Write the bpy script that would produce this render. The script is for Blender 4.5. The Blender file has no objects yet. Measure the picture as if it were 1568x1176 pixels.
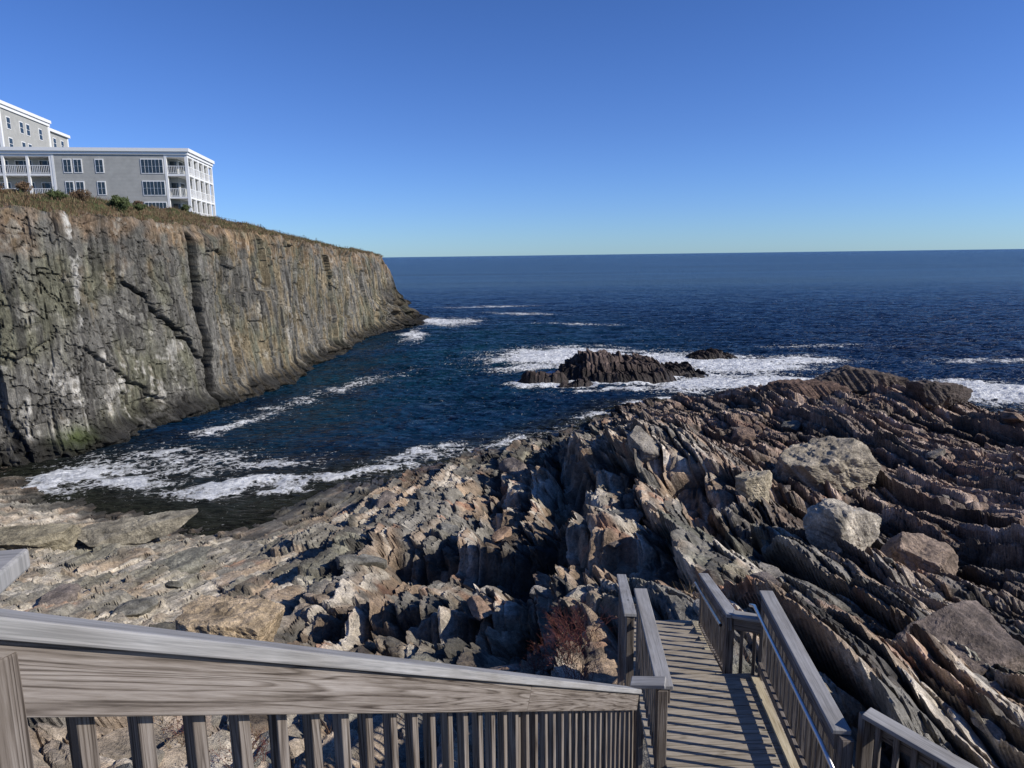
import bpy, math, random
import numpy as np
from mathutils import Matrix, Vector
random.seed(7); rng=np.random.default_rng(11)
H=18.0
SC=bpy.context.scene
COL=bpy.context.collection
# ------------------------------------------------------------ noise helpers
_ang=rng.random(256)*2*np.pi; GX=np.cos(_ang); GY=np.sin(_ang)
def hi(i,j,seed=0):
    x=(i.astype(np.int64)*374761393+j.astype(np.int64)*668265263+seed*974634777+12345)&0xffffffff
    x=((x^(x>>13))*1274126177)&0xffffffff
    return (x^(x>>16))&0xffffffff
def hv(i,j,seed=0): return (hi(i,j,seed)&0xffffff)/float(0xffffff)
def pn(x,y,seed=0):
    x=np.asarray(x,float); y=np.asarray(y,float)
    i=np.floor(x); j=np.floor(y); fx=x-i; fy=y-j
    i=i.astype(np.int64); j=j.astype(np.int64)
    u=fx*fx*fx*(fx*(fx*6-15)+10); v=fy*fy*fy*(fy*(fy*6-15)+10)
    def g(a,b,dx,dy):
        k=hi(a,b,seed)&255
        return GX[k]*dx+GY[k]*dy
    n00=g(i,j,fx,fy); n10=g(i+1,j,fx-1,fy); n01=g(i,j+1,fx,fy-1); n11=g(i+1,j+1,fx-1,fy-1)
    return 1.5*((n00*(1-u)+n10*u)*(1-v)+(n01*(1-u)+n11*u)*v)
def fbm(x,y,o=4,seed=0,g=.5):
    r=0;a=1;t=0
    for k in range(o):
        r=r+a*pn(x*2**k+k*17.3,y*2**k-k*9.1,seed+k); t+=a; a*=g
    return r/t
def sst(a,b,x):
    t=np.clip((x-a)/(b-a),0,1); return t*t*(3-2*t)
def cells(s,t,w,L,seed):
    a=s/w; i=np.floor(a)
    z0=np.zeros_like(i)
    i=i-((a-i)<.5*hv(i,z0,seed))
    st=i+.5*hv(i,z0,seed); en=i+1+.5*hv(i+1,z0,seed); f=(a-st)/(en-st)
    q=t/L+9.7*hv(i,z0,seed+1); j=np.floor(q)
    j=j-((q-j)<.6*hv(i,j,seed+2))
    s2=j+.6*hv(i,j,seed+2); e2=j+1+.6*hv(i,j+1,seed+2); fj=(q-s2)/(e2-s2)
    return f,fj,hv(i,j,seed+3),hv(i,j,seed+4),hv(i,j,seed+6)
# ------------------------------------------------------------ mesh helpers
def grid_obj(name,V,mat,cols=None,attrs=None,smooth=False):
    n,m=V.shape[:2]
    me=bpy.data.meshes.new(name)
    me.vertices.add(n*m); me.vertices.foreach_set('co',V.astype(np.float32).ravel())
    idx=np.arange(n*m).reshape(n,m)
    q=np.stack([idx[:-1,:-1],idx[:-1,1:],idx[1:,1:],idx[1:,:-1]],-1).reshape(-1,4)
    me.loops.add(q.size); me.loops.foreach_set('vertex_index',q.astype(np.int32).ravel())
    me.polygons.add(len(q)); me.polygons.foreach_set('loop_start',(np.arange(len(q))*4).astype(np.int32))
    me.polygons.foreach_set('use_smooth',np.full(len(q),smooth))
    me.update(calc_edges=True)
    if cols is not None:
        at=me.attributes.new('Col','FLOAT_COLOR','POINT')
        c=np.concatenate([cols.reshape(-1,3),np.ones((n*m,1))],1)
        at.data.foreach_set('color',c.astype(np.float32).ravel())
    for k,a in (attrs or {}).items():
        at=me.attributes.new(k,'FLOAT','POINT'); at.data.foreach_set('value',a.astype(np.float32).ravel())
    me.materials.append(mat)
    ob=bpy.data.objects.new(name,me); COL.objects.link(ob); return ob
def raw_obj(name,verts,faces,mats,fm=None,parent=None,smooth=False,uvs=None):
    me=bpy.data.meshes.new(name); me.from_pydata([tuple(v) for v in verts],[],faces)
    for m in (mats if isinstance(mats,list) else [mats]): me.materials.append(m)
    if fm: me.polygons.foreach_set('material_index',fm)
    if smooth: me.polygons.foreach_set('use_smooth',[True]*len(faces))
    if uvs is not None:
        uv=me.uv_layers.new(name='UVMap'); uv.data.foreach_set('uv',np.array(uvs,np.float32).ravel())
    me.update()
    ob=bpy.data.objects.new(name,me); COL.objects.link(ob)
    if parent: ob.parent=parent
    return ob
def empty(name,loc=(0,0,0)):
    e=bpy.data.objects.new(name,None); COL.objects.link(e); e.empty_display_size=.5; return e
# ------------------------------------------------------------ materials
def newmat(name):
    m=bpy.data.materials.new(name); m.use_nodes=True; nt=m.node_tree
    b=nt.nodes['Principled BSDF']; return m,nt,b
def N(nt,t,**k):
    n=nt.nodes.new(t)
    for a,v in k.items():
        if a.startswith('i_'): n.inputs[a[2:].replace('_',' ')].default_value=v
        else: setattr(n,a,v)
    return n
def noise(nt,vec,scale,detail=4,rough=.6,dist=0):
    n=N(nt,'ShaderNodeTexNoise'); n.inputs['Scale'].default_value=scale; n.inputs['Detail'].default_value=detail
    n.inputs['Roughness'].default_value=rough; n.inputs['Distortion'].default_value=dist
    nt.links.new(vec,n.inputs['Vector']); return n.outputs['Fac']
def ramp(nt,fac,stops):
    r=N(nt,'ShaderNodeValToRGB'); e=r.color_ramp.elements
    while len(e)<len(stops): e.new(.5)
    for k,(p,c) in enumerate(stops):
        e[k].position=p; e[k].color=(c,c,c,1) if isinstance(c,(int,float)) else (*c,1)
    nt.links.new(fac,r.inputs[0]); return r.outputs[0]
def math_(nt,op,a,b=None,clamp=False):
    n=N(nt,'ShaderNodeMath',operation=op,use_clamp=clamp)
    for k,v in enumerate((a,b)):
        if v is None: continue
        if isinstance(v,(int,float)): n.inputs[k].default_value=v
        else: nt.links.new(v,n.inputs[k])
    return n.outputs[0]
def mixc(nt,f,a,b,mode='MIX'):
    n=N(nt,'ShaderNodeMix',data_type='RGBA',blend_type=mode)
    for k,v in ((0,f),(6,a),(7,b)):
        if isinstance(v,(int,float)): n.inputs[k].default_value=v
        elif isinstance(v,tuple): n.inputs[k].default_value=(*v,1)
        else: nt.links.new(v,n.inputs[k])
    return n.outputs[2]
def simple(name,col,rough=.6,metal=0,var=0,scale=5):
    m,nt,b=newmat(name); b.inputs['Roughness'].default_value=rough; b.inputs['Metallic'].default_value=metal
    tc=N(nt,'ShaderNodeTexCoord')
    if var:
        f=noise(nt,tc.outputs['Object'],scale,4)
        c=ramp(nt,f,[(.3,tuple(x*(1-var) for x in col)),(.7,tuple(min(1,x*(1+var)) for x in col))])
        nt.links.new(c,b.inputs['Base Color'])
    else: b.inputs['Base Color'].default_value=(*col,1)
    return m
def rock_mat(name,bs=1.0,stretch=(1,1,1)):
    m,nt,b=newmat(name)
    at=N(nt,'ShaderNodeAttribute',attribute_name='Col')
    geo=N(nt,'ShaderNodeNewGeometry')
    mp=N(nt,'ShaderNodeMapping'); nt.links.new(geo.outputs['Position'],mp.inputs[0]); mp.inputs['Scale'].default_value=stretch
    P=mp.outputs[0]
    f1=noise(nt,P,1.6,5,.65,.3); f2=noise(nt,P,9,4,.7); f3=noise(nt,P,45,2,.7)
    v=ramp(nt,f1,[(.3,.6),(.7,1.4)]); v2=ramp(nt,f2,[(.3,.6),(.7,1.4)]); v3=ramp(nt,f3,[(.3,.75),(.7,1.25)])
    c=mixc(nt,1,at.outputs['Color'],v,'MULTIPLY'); c=mixc(nt,1,c,v2,'MULTIPLY'); c=mixc(nt,1,c,v3,'MULTIPLY')
    nt.links.new(c,b.inputs['Base Color'])
    sx=N(nt,'ShaderNodeSeparateXYZ'); nt.links.new(geo.outputs['Position'],sx.inputs[0])
    r=ramp(nt,math_(nt,'MULTIPLY',sx.outputs[2],.2),[(.02,.35),(.3,.88)])
    nt.links.new(r,b.inputs['Roughness'])
    b.inputs['Specular IOR Level'].default_value=.3
    hgt=math_(nt,'ADD',math_(nt,'MULTIPLY',f2,.6),math_(nt,'MULTIPLY',f3,.22))
    hgt=math_(nt,'ADD',hgt,math_(nt,'MULTIPLY',f1,.8))
    bu=N(nt,'ShaderNodeBump'); bu.inputs['Strength'].default_value=.85; bu.inputs['Distance'].default_value=.18*bs
    nt.links.new(hgt,bu.inputs['Height']); nt.links.new(bu.outputs[0],b.inputs['Normal'])
    return m
M_rock=rock_mat('shore_rock'); M_cliff=rock_mat('cliff_rock',2.0,(1,1,.4)); 
M_white=simple('white_trim',(.8,.8,.78),.5,var=.04); M_glass=simple('window_glass',(.03,.045,.055),.08)
M_roof=simple('roof_grey',(.2,.2,.2),.8,var=.1)
def siding():
    m,nt,b=newmat('grey_siding'); geo=N(nt,'ShaderNodeNewGeometry'); sx=N(nt,'ShaderNodeSeparateXYZ'); nt.links.new(geo.outputs['Position'],sx.inputs[0])
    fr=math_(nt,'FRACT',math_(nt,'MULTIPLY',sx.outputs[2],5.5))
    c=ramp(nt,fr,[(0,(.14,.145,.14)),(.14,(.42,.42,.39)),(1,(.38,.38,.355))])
    n=noise(nt,geo.outputs['Position'],1.2,4); c=mixc(nt,1,c,ramp(nt,n,[(.3,.88),(.7,1.08)]),'MULTIPLY')
    nt.links.new(c,b.inputs['Base Color']); b.inputs['Roughness'].default_value=.75; return m
M_siding=siding()
def wood(name,c1,c2,c3,bump=.7,ring=.16):
    m,nt,b=newmat(name); uv=N(nt,'ShaderNodeUVMap',uv_map='UVMap')
    def mp(sc):
        q=N(nt,'ShaderNodeMapping'); q.inputs['Scale'].default_value=sc; nt.links.new(uv.outputs[0],q.inputs[0]); return q.outputs[0]
    g=noise(nt,mp((1.0,38,1)),1.0,5,.65,1.2); g2=noise(nt,mp((6,170,1)),1.0,3,.7,.3); g4=noise(nt,mp((1.6,4,1)),1.0,3,.6)
    rn=noise(nt,mp((.45,14,1)),1.0,2,.5,.4); rg=math_(nt,'FRACT',math_(nt,'MULTIPLY',rn,12.0)); rg=ramp(nt,rg,[(0,0),(.3,.85),(.8,1),(1,0)])
    f=math_(nt,'ADD',math_(nt,'MULTIPLY',g,.56-ring*.5),math_(nt,'MULTIPLY',rg,ring)); f=math_(nt,'ADD',f,math_(nt,'MULTIPLY',g2,.30+.2*(.16-ring)))
    c=ramp(nt,f,[(.36,c1),(.5,c2),(.66,c3)])
    c=mixc(nt,1,c,ramp(nt,g4,[(.3,(.74,.71,.68)),(.7,(1.15,1.15,1.17))]),'MULTIPLY')
    vo=N(nt,'ShaderNodeTexVoronoi'); vo.inputs['Scale'].default_value=1.0
    nt.links.new(mp((1.2,4.5,1)),vo.inputs['Vector'])
    c=mixc(nt,1,c,ramp(nt,vo.outputs['Distance'],[(.03,.3),(.08,1)]),'MULTIPLY'); nt.links.new(c,b.inputs['Base Color']); b.inputs['Roughness'].default_value=.85
    b.inputs['Specular IOR Level'].default_value=.15
    bu=N(nt,'ShaderNodeBump'); bu.inputs['Strength'].default_value=bump; bu.inputs['Distance'].default_value=.0035
    nt.links.new(math_(nt,'ADD',f,math_(nt,'MULTIPLY',g2,.3)),bu.inputs['Height']); nt.links.new(bu.outputs[0],b.inputs['Normal']); return m
M_wood=wood('weathered_wood',(.055,.044,.036),(.175,.15,.128),(.31,.28,.25))
M_cap=wood('weathered_cap_wood',(.22,.22,.215),(.34,.335,.325),(.44,.435,.425),.4,.05)
M_deck=wood('deck_wood',(.18,.155,.12),(.33,.29,.23),(.45,.41,.34))
M_curb=wood('curb_wood',(.36,.30,.19),(.5,.43,.29),(.6,.53,.38))
M_metal=simple('galvanised_pipe',(.7,.7,.7),.35,.9)
# ------------------------------------------------------------ shore terrain
CP=[(15.2,74.6,1.6),(20.6,79.7,1.8),(19,63.8,2.8),(30,77,3.0),(37.7,74,4.2),(42.1,70.6,4.0),(40.7,64.7,2.5),(21.7,48.9,3.8),(17,38,4.5),(49,68.6,1.5),(36.1,50.1,3),(22.6,32.5,5),(13.5,17.9,8),
(8.2,10.6,10.3),(10.2,20,8),(12,29.8,6.2),(6.1,29.3,6.5),(9.2,44.5,4.8),(13.4,53.2,3.9),(5.3,35.6,5.3),(2.9,55.3,1.7),(2.1,38.6,4.0),(-3.9,48.1,1.6),(-6.7,37.4,3.1),(-11.1,33.9,3),(-5.5,19.3,7.5),
(-19.5,37.3,1.6),(-28.7,43.3,1.2),(-20.9,31,2.6),(-13.8,26,4.2),(-24,31.1,2.8),(-35.4,46.8,1.1),(-22.7,40,1.3),(-7.9,11.4,10),(-4,10.2,10.8),(-.8,9.4,11.2),(1.4,12.4,10.5),(3.4,12.7,10.9),
(5.7,10.8,10.8),(9.9,15.3,9),(-1.9,23.3,7),(1.4,21.1,7.8),(12.9,26.4,6.8),(7.3,9.9,10.4),(2,8,11.3),(2,5,11.7),(0,2,12.4),
(-19.5,46.3,-.35),(-24.5,48.6,-.3),(-30,49.5,-.1),(-35.5,52.5,0),(-46,60,.3),(-17.2,52.5,-.3),(-15,48.5,.2),(-10,58,0),(-1.5,64,0),(6.7,72,0),(12,81,0),(24,86,0),(34,86,0),(44,83,0),(51,76,0),(60,73,0),(80,68,0),(120,62,0),
(-28,60,-1.3),(-22,70,-3),(-30,80,-3.5),(-5,80,-4),(5,92,-4),(20,98,-4),(40,98,-4),(60,92,-4),(90,88,-4),(0,115,-6),(60,115,-6),(-30,110,-6),(120,90,-5),
(-45,50,2),(-60,42,4),(-60,25,8),(-40,15,8),(-25,8,10),(-20,-15,14),(0,-15,15),(30,-15,14),(25,8,8.5),(40,25,6),(60,45,4),(90,50,4),(120,40,6),(60,15,8),(60,62,2)]
CP=np.array(CP); cx=4.0
def kern(r2): return np.sqrt(r2+cx)
_d=(CP[:,None,0]-CP[None,:,0])**2+(CP[:,None,1]-CP[None,:,1])**2
_A=kern(_d)+np.eye(len(CP))*-.15; _W=np.linalg.solve(_A,CP[:,2])
def base_h(x,y):
    r=np.zeros_like(x)
    for k in range(len(CP)): r+=_W[k]*kern((x-CP[k,0])**2+(y-CP[k,1])**2)
    return r
def lerp3(a,b,f): return a*(1-f[...,None])+b*f[...,None]
def rockfield(x,y,base,ampf,seed=0,fin=1.0,iso=1.0,ledge=None):
    wx=fbm(x/9,y/9,3,50+seed)*2.6+fbm(x/2.2,y/2.2,3,57+seed)*.38
    wy=fbm(x/8,y/8,3,60+seed)*2.5+fbm(x/2,y/2,3,67+seed)*.7
    X=x+wx*.6; Y=y+wy*.6
    th=np.arctan2(X-12,140-Y); s=110*th; t=Y
    g=lambda w,L,sd: cells(s,t,w,L,sd+seed)
    f0,j0,v0,k0,c0=g(6.0,14,100)
    fA,jA,vA,kA,cA=g(2.2,9.0,110); fB,jB,vB,kB,cB=g(.85,4.2,120); fC,jC,vC,kC,cC=g(.34,2.2,130); fD,jD,vD,kD,cD=g(.13,.9,140)
    ca,sa=math.cos(.75),math.sin(.75); p=X*ca+Y*sa; q=-X*sa+Y*ca
    fP,jP,vP,kP,cP=cells(p,q,3.1,3.8,150+seed); fQ,jQ,vQ,kQ,cQ=cells(p,q,1.15,1.5,160+seed); fR,jR,vR,kR,cR=cells(q,p,.42,.55,170+seed)
    m=.55+.7*sst(-.3,.4,fbm(x/11,y/11,2,80+seed)); fm=fin*(.55+.6*sst(-.25,.3,fbm(x/5,y/5,2,85+seed)))
    big=1.3*(v0-.5)+.8*(.5-f0)*k0+.9*(c0-.5)*(j0-.5)+ m*(.85*(vA-.5)+.75*(.5-fA)+.7*(kA-.5)*(jA-.5))
    blk=iso*(.75*(vP-.5)+.8*(kP-.5)*(fP-.5)+.8*(cP-.5)*(jP-.5)+.34*(vQ-.5)+.45*(kQ-.5)*(fQ-.5)+.45*(cQ-.5)*(jQ-.5)+.10*(vR-.5)+.16*(kR-.5)*(fR-.5))
    sm=fm*(.40*(vB-.5)+.36*(.5-fB)+.4*(kB-.5)*(jB-.5)+.15*(vC-.5)+.12*(.5-fC)+.16*(cC-.5)*(jC-.5)+.045*(vD-.5))
    h=big+blk+sm
    for f,w,dp,wd in ((fA,2.2,.55,.10),(fB,.85,.26*fm,.05),(fC,.34,.10*fm,.03),(fP,3.1,.3*iso,.07),(fQ,1.15,.12*iso,.04)):
        e=np.minimum(f,1-f)*w; h=h-dp*(1-sst(0,wd*2,e))
    for j,w,dp in ((jA,9,.4),(jB,4.2,.18),(jP,3.8,.3*iso),(jQ,1.5,.12*iso)):
        e=np.minimum(j,1-j)*w; h=h-dp*(1-sst(0,.14,e))
    h=h+.34*fbm(x/2.5,y/2.5,4,90+seed)+.09*fbm(x/.4,y/.4,4,95+seed,.6)
    d=ampf*h
    if ledge is not None:
        qz=base+d+.10*np.sin(s*.5); stp=.34; fl_=np.floor(qz/stp); fr=qz/stp-fl_; qq=(fl_+sst(.72,.98,fr))*stp+.06*fbm(x/.5,y/.5,3,99)
        d=d*(1-ledge*.6)+(qq-base)*ledge*.6
    h=base+d
    grey=np.array([.215,.20,.17]); tan=np.array([.38,.275,.185]); light=np.array([.52,.47,.385]); dark=np.array([.055,.05,.045]); rust=np.array([.34,.18,.11]); green=np.array([.20,.195,.13])
    n1=fbm(x/6,y/6,3,200+seed); n2=fbm(x/1.7,y/1.7,3,210+seed); st=fbm(s/.22,t/7,3,220+seed); st2=fbm(s/.9,t/16,2,225+seed)
    c=np.broadcast_to(grey,x.shape+(3,)).copy()
    c=lerp3(c,tan,sst(.38,.66,cB*.4+cQ*.1+cA*.3+.35*n1+.4*st2+.12)*.9)
    c=lerp3(c,light,sst(.60,.80,cC*.3+cB*.35+cQ*.15+.4*n2+.1*n1+.45*st2+.12)*.85)
    c=lerp3(c,rust,sst(.2,.45,n2*.7+.4*n1+.25*(cA-.5))*.85)
    c=lerp3(c,green,sst(.15,.45,-n1+.3*(vB-.5))*.5)
    c=lerp3(c,dark,sst(.60,.83,cA*.35+.1*cP+.4*vC-.3*n1-.5*st2+.08)*.8)
    c=c*(1+.7*st+.35*(cC-.5)+.2*(cR-.5)+.25*(cD-.5))[...,None]
    c=c*(1-.65*sst(.1,.85,-d))[...,None]  # shade of low-lying crevices painted into the rock colour
    return h,c,s,d
def shore(x,y,shear=False):
    b=base_h(x,y)
    amp=np.ones_like(x)
    left=sst(-6,-15,x); rt=sst(10,20,x)
    amp=amp*(1-.38*left)*(1-.22*rt)
    amp=amp*(.5+.5*sst(-.5,2.0,b))
    nearst=np.exp(-(((x-2)/3.0)**2+((y-7)/5.0)**2)); amp=amp*(1-.75*nearst)
    X=x+fbm(x/2.5,y/2.5,3,301)*1.3
    gl=X-(2.9+.055*(y-35))
    msk=sst(30,35,y)*(1-sst(50,60,y))
    b=b-2.2*msk*np.exp(-(gl/.9)**2)+1.1*msk*sst(.5,1.2,gl)*(1-sst(8,13,gl))
    gl2=X-(-1.6+.06*(y-35)); b=b-1.1*sst(30,33,y)*(1-sst(44,50,y))*np.exp(-(gl2/.6)**2)
    gl3=X-(9.2-.02*(y-30)); b=b-1.3*sst(24,28,y)*(1-sst(36,42,y))*np.exp(-(gl3/.8)**2)
    ty=y+fbm(x/4,y/4,3,311)*3.5+.6*x
    b=b-1.1*sst(-7,-5,x)*(1-sst(3,6,x))*sst(20,24,ty)*(1-sst(28.0,29.6,ty))+.4*sst(-4,-2,x)*(1-sst(4,6,x))*sst(28.2,29.8,ty)*(1-sst(31,35,ty))
    b=b-.8*sst(-9,-6,x)*(1-sst(0,3,x))*sst(13,16,ty)*(1-sst(18.0,19.2,ty))
    b=b-.8*sst(1,3,x)*(1-sst(9,12,x))*sst(38,40,ty)*(1-sst(44,45.4,ty))
    # broad rounded whalebacks on the right-hand ledge
    b=b+rt*.9*fbm(x/7,y/7,2,318)
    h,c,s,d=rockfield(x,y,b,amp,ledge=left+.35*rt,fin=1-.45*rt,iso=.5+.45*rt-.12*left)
    L=left[...,None]; c=c*(1-L)+L*(c*.72+np.array([.25,.225,.17])*.38)
    R=sst(9,20,x+.12*(y-30)+3*fbm(x/8,y/8,2,330))[...,None]; br=np.array([.20,.135,.105])
    lum=c.mean(-1,keepdims=True)/.205
    c=c*(1-.55*R)+.55*R*br*lum
    wl=sst(-12,-8,x); nz=fbm(x/3,y/3,3,350)
    wet=1-sst(.15+.35*wl,.8+1.4*wl,h+(.35+.55*wl)*nz)
    c=c*(1-.80*wet)[...,None]
    clamp=(1-sst(1.2,2.4,np.abs(x-2.0)+0*y))*(1-sst(10.3,11.3,y))
    h=np.where(clamp>.01,np.minimum(h,11.55*clamp+(1-clamp)*40),h)
    h=np.where((y<3.5)&(np.abs(x)<5),np.minimum(h,12.5),h)
    if shear:
        k=.55*(1-.6*left)*(1-.5*rt)*(1-nearst); return x-k*d,y-.12*k*d,h,c
    return h,c
ny=[-20.]
while ny[-1]<104:
    y_=ny[-1]; ny.append(y_+(.5 if y_<4.5 else .042+.0019*(y_-4.5)))
ya=np.array(ny); aa=np.linspace(-1.12,1.12,1550)
A,Y=np.meshgrid(aa,ya); X=A*(Y+25)
xx,yy_,hh,cc=shore(X,Y,True)
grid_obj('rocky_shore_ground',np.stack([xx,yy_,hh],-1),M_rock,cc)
# rock islet
xi,yi=np.meshgrid(np.arange(-3,42,.12),np.arange(92,130,.12))
def isl(x,y):
    r=lambda cx_,cy_,rx,ry,h_,tp: np.minimum(h_*1.6*(1-np.abs((x-cx_)/rx)**2.2-np.abs((y-cy_)/ry)**2.2),tp)
    w=2.2*fbm(x/4,y/4,4,400)+.6*fbm(x/1.6,y/1.6,3,405)
    b=np.maximum.reduce([r(15,106,9.0,6,3.0,2.3),r(13.0,106,4.8,4,4,3.4),r(17,101,6.5,3.5,2.0,1.5),r(4.6,100.5,3.6,2.2,1.8,1.3),r(23,106,5,3,2.0,1.0),r(34,122,5,2.2,1.1,.7),r(27,104,2.4,1.5,1,.5),r(9,97.5,2.5,1.2,.9,.6)])+w*.45
    return np.maximum(b,-3.5)
bi=isl(xi,yi); hI,cI,_,dI=rockfield(xi,yi,bi,np.full_like(xi,.4),seed=1000,fin=.25,iso=1.5)
cI=np.array([.085,.062,.052])*(cI.mean(-1,keepdims=True)/.22); cI=cI*(1-.7*(1-sst(.8,2.6,hI)))[...,None]
grid_obj('rock_islet',np.stack([xi-.3*dI,yi,hI],-1),M_rock,cI)
# ------------------------------------------------------------ cliff headland
PT=np.array([(-150,20,25,2),(-90,42,25,2),(-62,53,24.8,2),(-47,61,24.6,1.6),(-41,67,24.3,1.4),(-38.5,80,24,1.2),(-34.5,100,23.2,1.6),(-34,140,20.8,1.0),(-33,170,19.6,2.5),(-28,190,18.8,6.0),(-24.5,203,15,11),(-32,216,13,10),(-60,225,12,6),(-120,235,12,6)],float)
sl=np.concatenate([[0],np.cumsum(np.hypot(*np.diff(PT[:,:2],axis=0).T))]); LT=sl[-1]
ls=np.concatenate([np.arange(0,100,.8),np.arange(100,262,.12),np.arange(262,LT,.6)])
ld=np.arange(0,LT,.25); K=np.hanning(25); K/=K.sum()
def chan(c):
    v=np.interp(ld,sl,PT[:,c]); vp=np.pad(v,12,mode='edge'); return np.interp(ls,ld,np.convolve(vp,K,'valid'))
bx,by,zt,sb=[chan(k) for k in range(4)]
tx=np.gradient(bx,ls); ty_=np.gradient(by,ls); tl=np.hypot(tx,ty_); nx,nyv=-ty_/tl,tx/tl
drop=np.interp(ls,[0,140,180,230],[1.7,1.7,1.0,.5])
zt=zt-drop+1.3*fbm(ls/4,ls*0,4,500)
RV=200; v=np.linspace(0,1,RV)
Lg,Vg=np.meshgrid(ls,v); Zg=-4+(zt[None,:]+4)*Vg
pw=np.interp(ls,[0,225,245],[1,1,.33])[None,:]
inn=sb[None,:]*np.clip(Zg/zt[None,:],0,1)**pw
wob=fbm(Lg/6,Zg/9,2,510)
lw=Lg+.8*wob
near=1-sst(138,148,Lg)
f0,j0,v0,k0,c0=cells(Lg+2*wob+.15*Zg,Zg,11,60,538)
disp=.9*fbm(lw/16,Zg/22,2,520)+.4*fbm(lw/4.5,Zg/16,3,530)+.16*fbm(lw/1.1,Zg/10,3,535)
f1,j1,v1,k1,c1=cells(lw,Zg+2*wob,3.6,10,540); f2,j2,v2,k2,c2=cells(lw,Zg+wob,1.15,4.2,550); f3,j3,v3,k3,c3=cells(lw,Zg,.42,1.8,560)
fm=1-.4*near
disp+=1.7*(v0-.5)+2.4*(f0-.5)*(k0-.35)
disp+=fm*(.85*(v1-.5)+.8*(f1-.5)*(k1-.3)+.5*(c1-.5)*(j1-.5)+.34*(v2-.5)+.13*(v3-.5)+.35*(k2-.5)*(j2-.5))
for f,w,dp,wd in ((f1,3.6,.5,.10),(f2,1.15,.16,.06)): disp-=fm*dp*(1-sst(0,wd*2,np.minimum(f,1-f)*w))
for j,w,dp in ((j1,10,.25),(j2,4.2,.1)): disp-=fm*dp*(1-sst(0,.2,np.minimum(j,1-j)*w))
rd=np.abs(fbm(Lg/2.4+.3*wob,Zg/4.5,3,571)); disp-=.22*(1-sst(0,.035,rd))
rd2=np.abs(fbm(Lg/4+Zg/7,Zg/3.2,3,572)); disp-=.3*(1-sst(0,.02,rd2))*near
cle=Lg+.5*fbm(Lg*0,Zg/3,4,570)-138.8
cm=(1-sst(20.3,21.6,Zg)); cw=.27+.12*fbm(Lg*0,Zg/1.7,3,577)
cl=np.exp(-(cle/cw)**4)*cm; disp=disp*(1-.6*np.exp(-(cle/2.5)**2)); disp-=1.3*cl; disp+=.75*sst(.16,.30,cle)*(1-sst(3,8,cle))*cm
dg=Lg-(126.5+(17-Zg)*1.05)+.9*fbm(Lg/1.5,Zg/1.5,3,575); dm=sst(5.5,7,Zg)*(1-sst(15,16.5,Zg)); disp-=.9*np.exp(-(dg/.2)**2)*dm; disp+=.4*dm*sst(.15,.4,dg)*(1-sst(3,7,dg))
dg2=Lg-(115+(13-Zg)*1.5)+1.4*fbm(Lg/2,Zg/2,3,576); dm2=sst(2,3,Zg)*(1-sst(9,11,Zg)); disp-=.4*np.exp(-(dg2/.15)**2)*dm2; disp+=.3*dm2*sst(.1,.5,dg2)*(1-sst(2,5,dg2))
disp+=.10*fbm(Lg/.6,Zg/.6,3,580)
foot=(1-sst(.5,2.6,Zg+.8*fbm(Lg/3,Zg*0,3,590))); disp+=foot*(1.1+1.6*fbm(Lg/2.2,Zg/1.5,3,591))
tip=sst(218,238,Lg)*(1-sst(4,9,Zg+2*fbm(Lg/5,Zg/4,2,592))); disp+=tip*(2.6+4.2*fbm(Lg/3.4,Zg/2.4,3,593))
disp=disp*(1-.75*sst(.95,1,Vg))
Xc=bx+nx*(inn-disp); Yc=by+nyv*(inn-disp)
n1=fbm(Lg/9,Zg/9,3,600); n2=fbm(Lg/1.0,Zg/9,3,610); n3=fbm(Lg/3,Zg/3,4,620); n4=fbm(Lg/.35,Zg/4,3,630); n5=fbm(Lg/.5,Zg/.5,3,635)
gr=np.array([.16,.152,.132]); oc=np.array([.235,.185,.112]); wh=np.array([.50,.48,.43]); dk=np.array([.048,.045,.041]); ob_=np.array([.26,.165,.09]); gn=np.array([.15,.146,.095])
cc=np.broadcast_to(gr,Lg.shape+(3,)).copy()
cc=lerp3(cc,gn,sst(-.15,.3,n1+.3*n2)*.8); cc=lerp3(cc,oc,sst(.08,.42,n2*.8+.5*n3+.3*(1-near)-.1)*.8)
cc=lerp3(cc,dk,sst(.10,.42,-n2+.4*(c1-.5)-.1+.3*(c2-.5))*.75)
cc=lerp3(cc,ob_,sst(.82,1.05,Vg+.35*n3)*.65)
cc=lerp3(cc,np.array([.31,.295,.25]),sst(.2,.45,n3+.3*n5-.1*n1)*.6)
whm=(1-sst(130,140,Lg))*(1-sst(7,14,Zg+4*n1)); cc=lerp3(cc,wh,sst(.09,.32,n3*.7+n2*.5+n5*.25)*whm*.7)
vl=121.0+.7*fbm(Lg*0,Zg/2.5,3,640)-.05*(20-Zg); vein=np.exp(-((Lg-vl)/.45)**2)*sst(11,12.5,Zg)*sst(-.2,.12,n3+n5*.6+.05); cc=lerp3(cc,wh,np.clip(vein*1.2,0,1))
vein2=np.exp(-((Lg-161+.8*n2)/1.2)**2)*sst(3,5,Zg)*(1-sst(10,13,Zg))*sst(-.1,.3,n4+n2+.05); cc=lerp3(cc,wh,vein2*.6)
cc=cc*(1+.4*n4+.4*n5+.45*(c2-.5)+.25*(c3-.5))[...,None]
cc=cc*(1-.92*np.clip(cl*1.4+.8*np.exp(-(dg/.2)**2)*dm+.7*np.exp(-(dg2/.12)**2)*dm2+.6*(1-sst(0,.03,rd))+.7*(1-sst(0,.018,rd2))*near,0,1))[...,None]  # cleft's shade painted into the colour; fractures and cracks darkened too
far=sst(225,245,Lg)*(1-sst(9,13,Zg)); cc=cc*(1-.6*far)[...,None]
wet=1-sst(1.2,3.2,Zg+1.2*n3+.8*n2); cc=cc*(1-.82*wet)[...,None]
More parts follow.
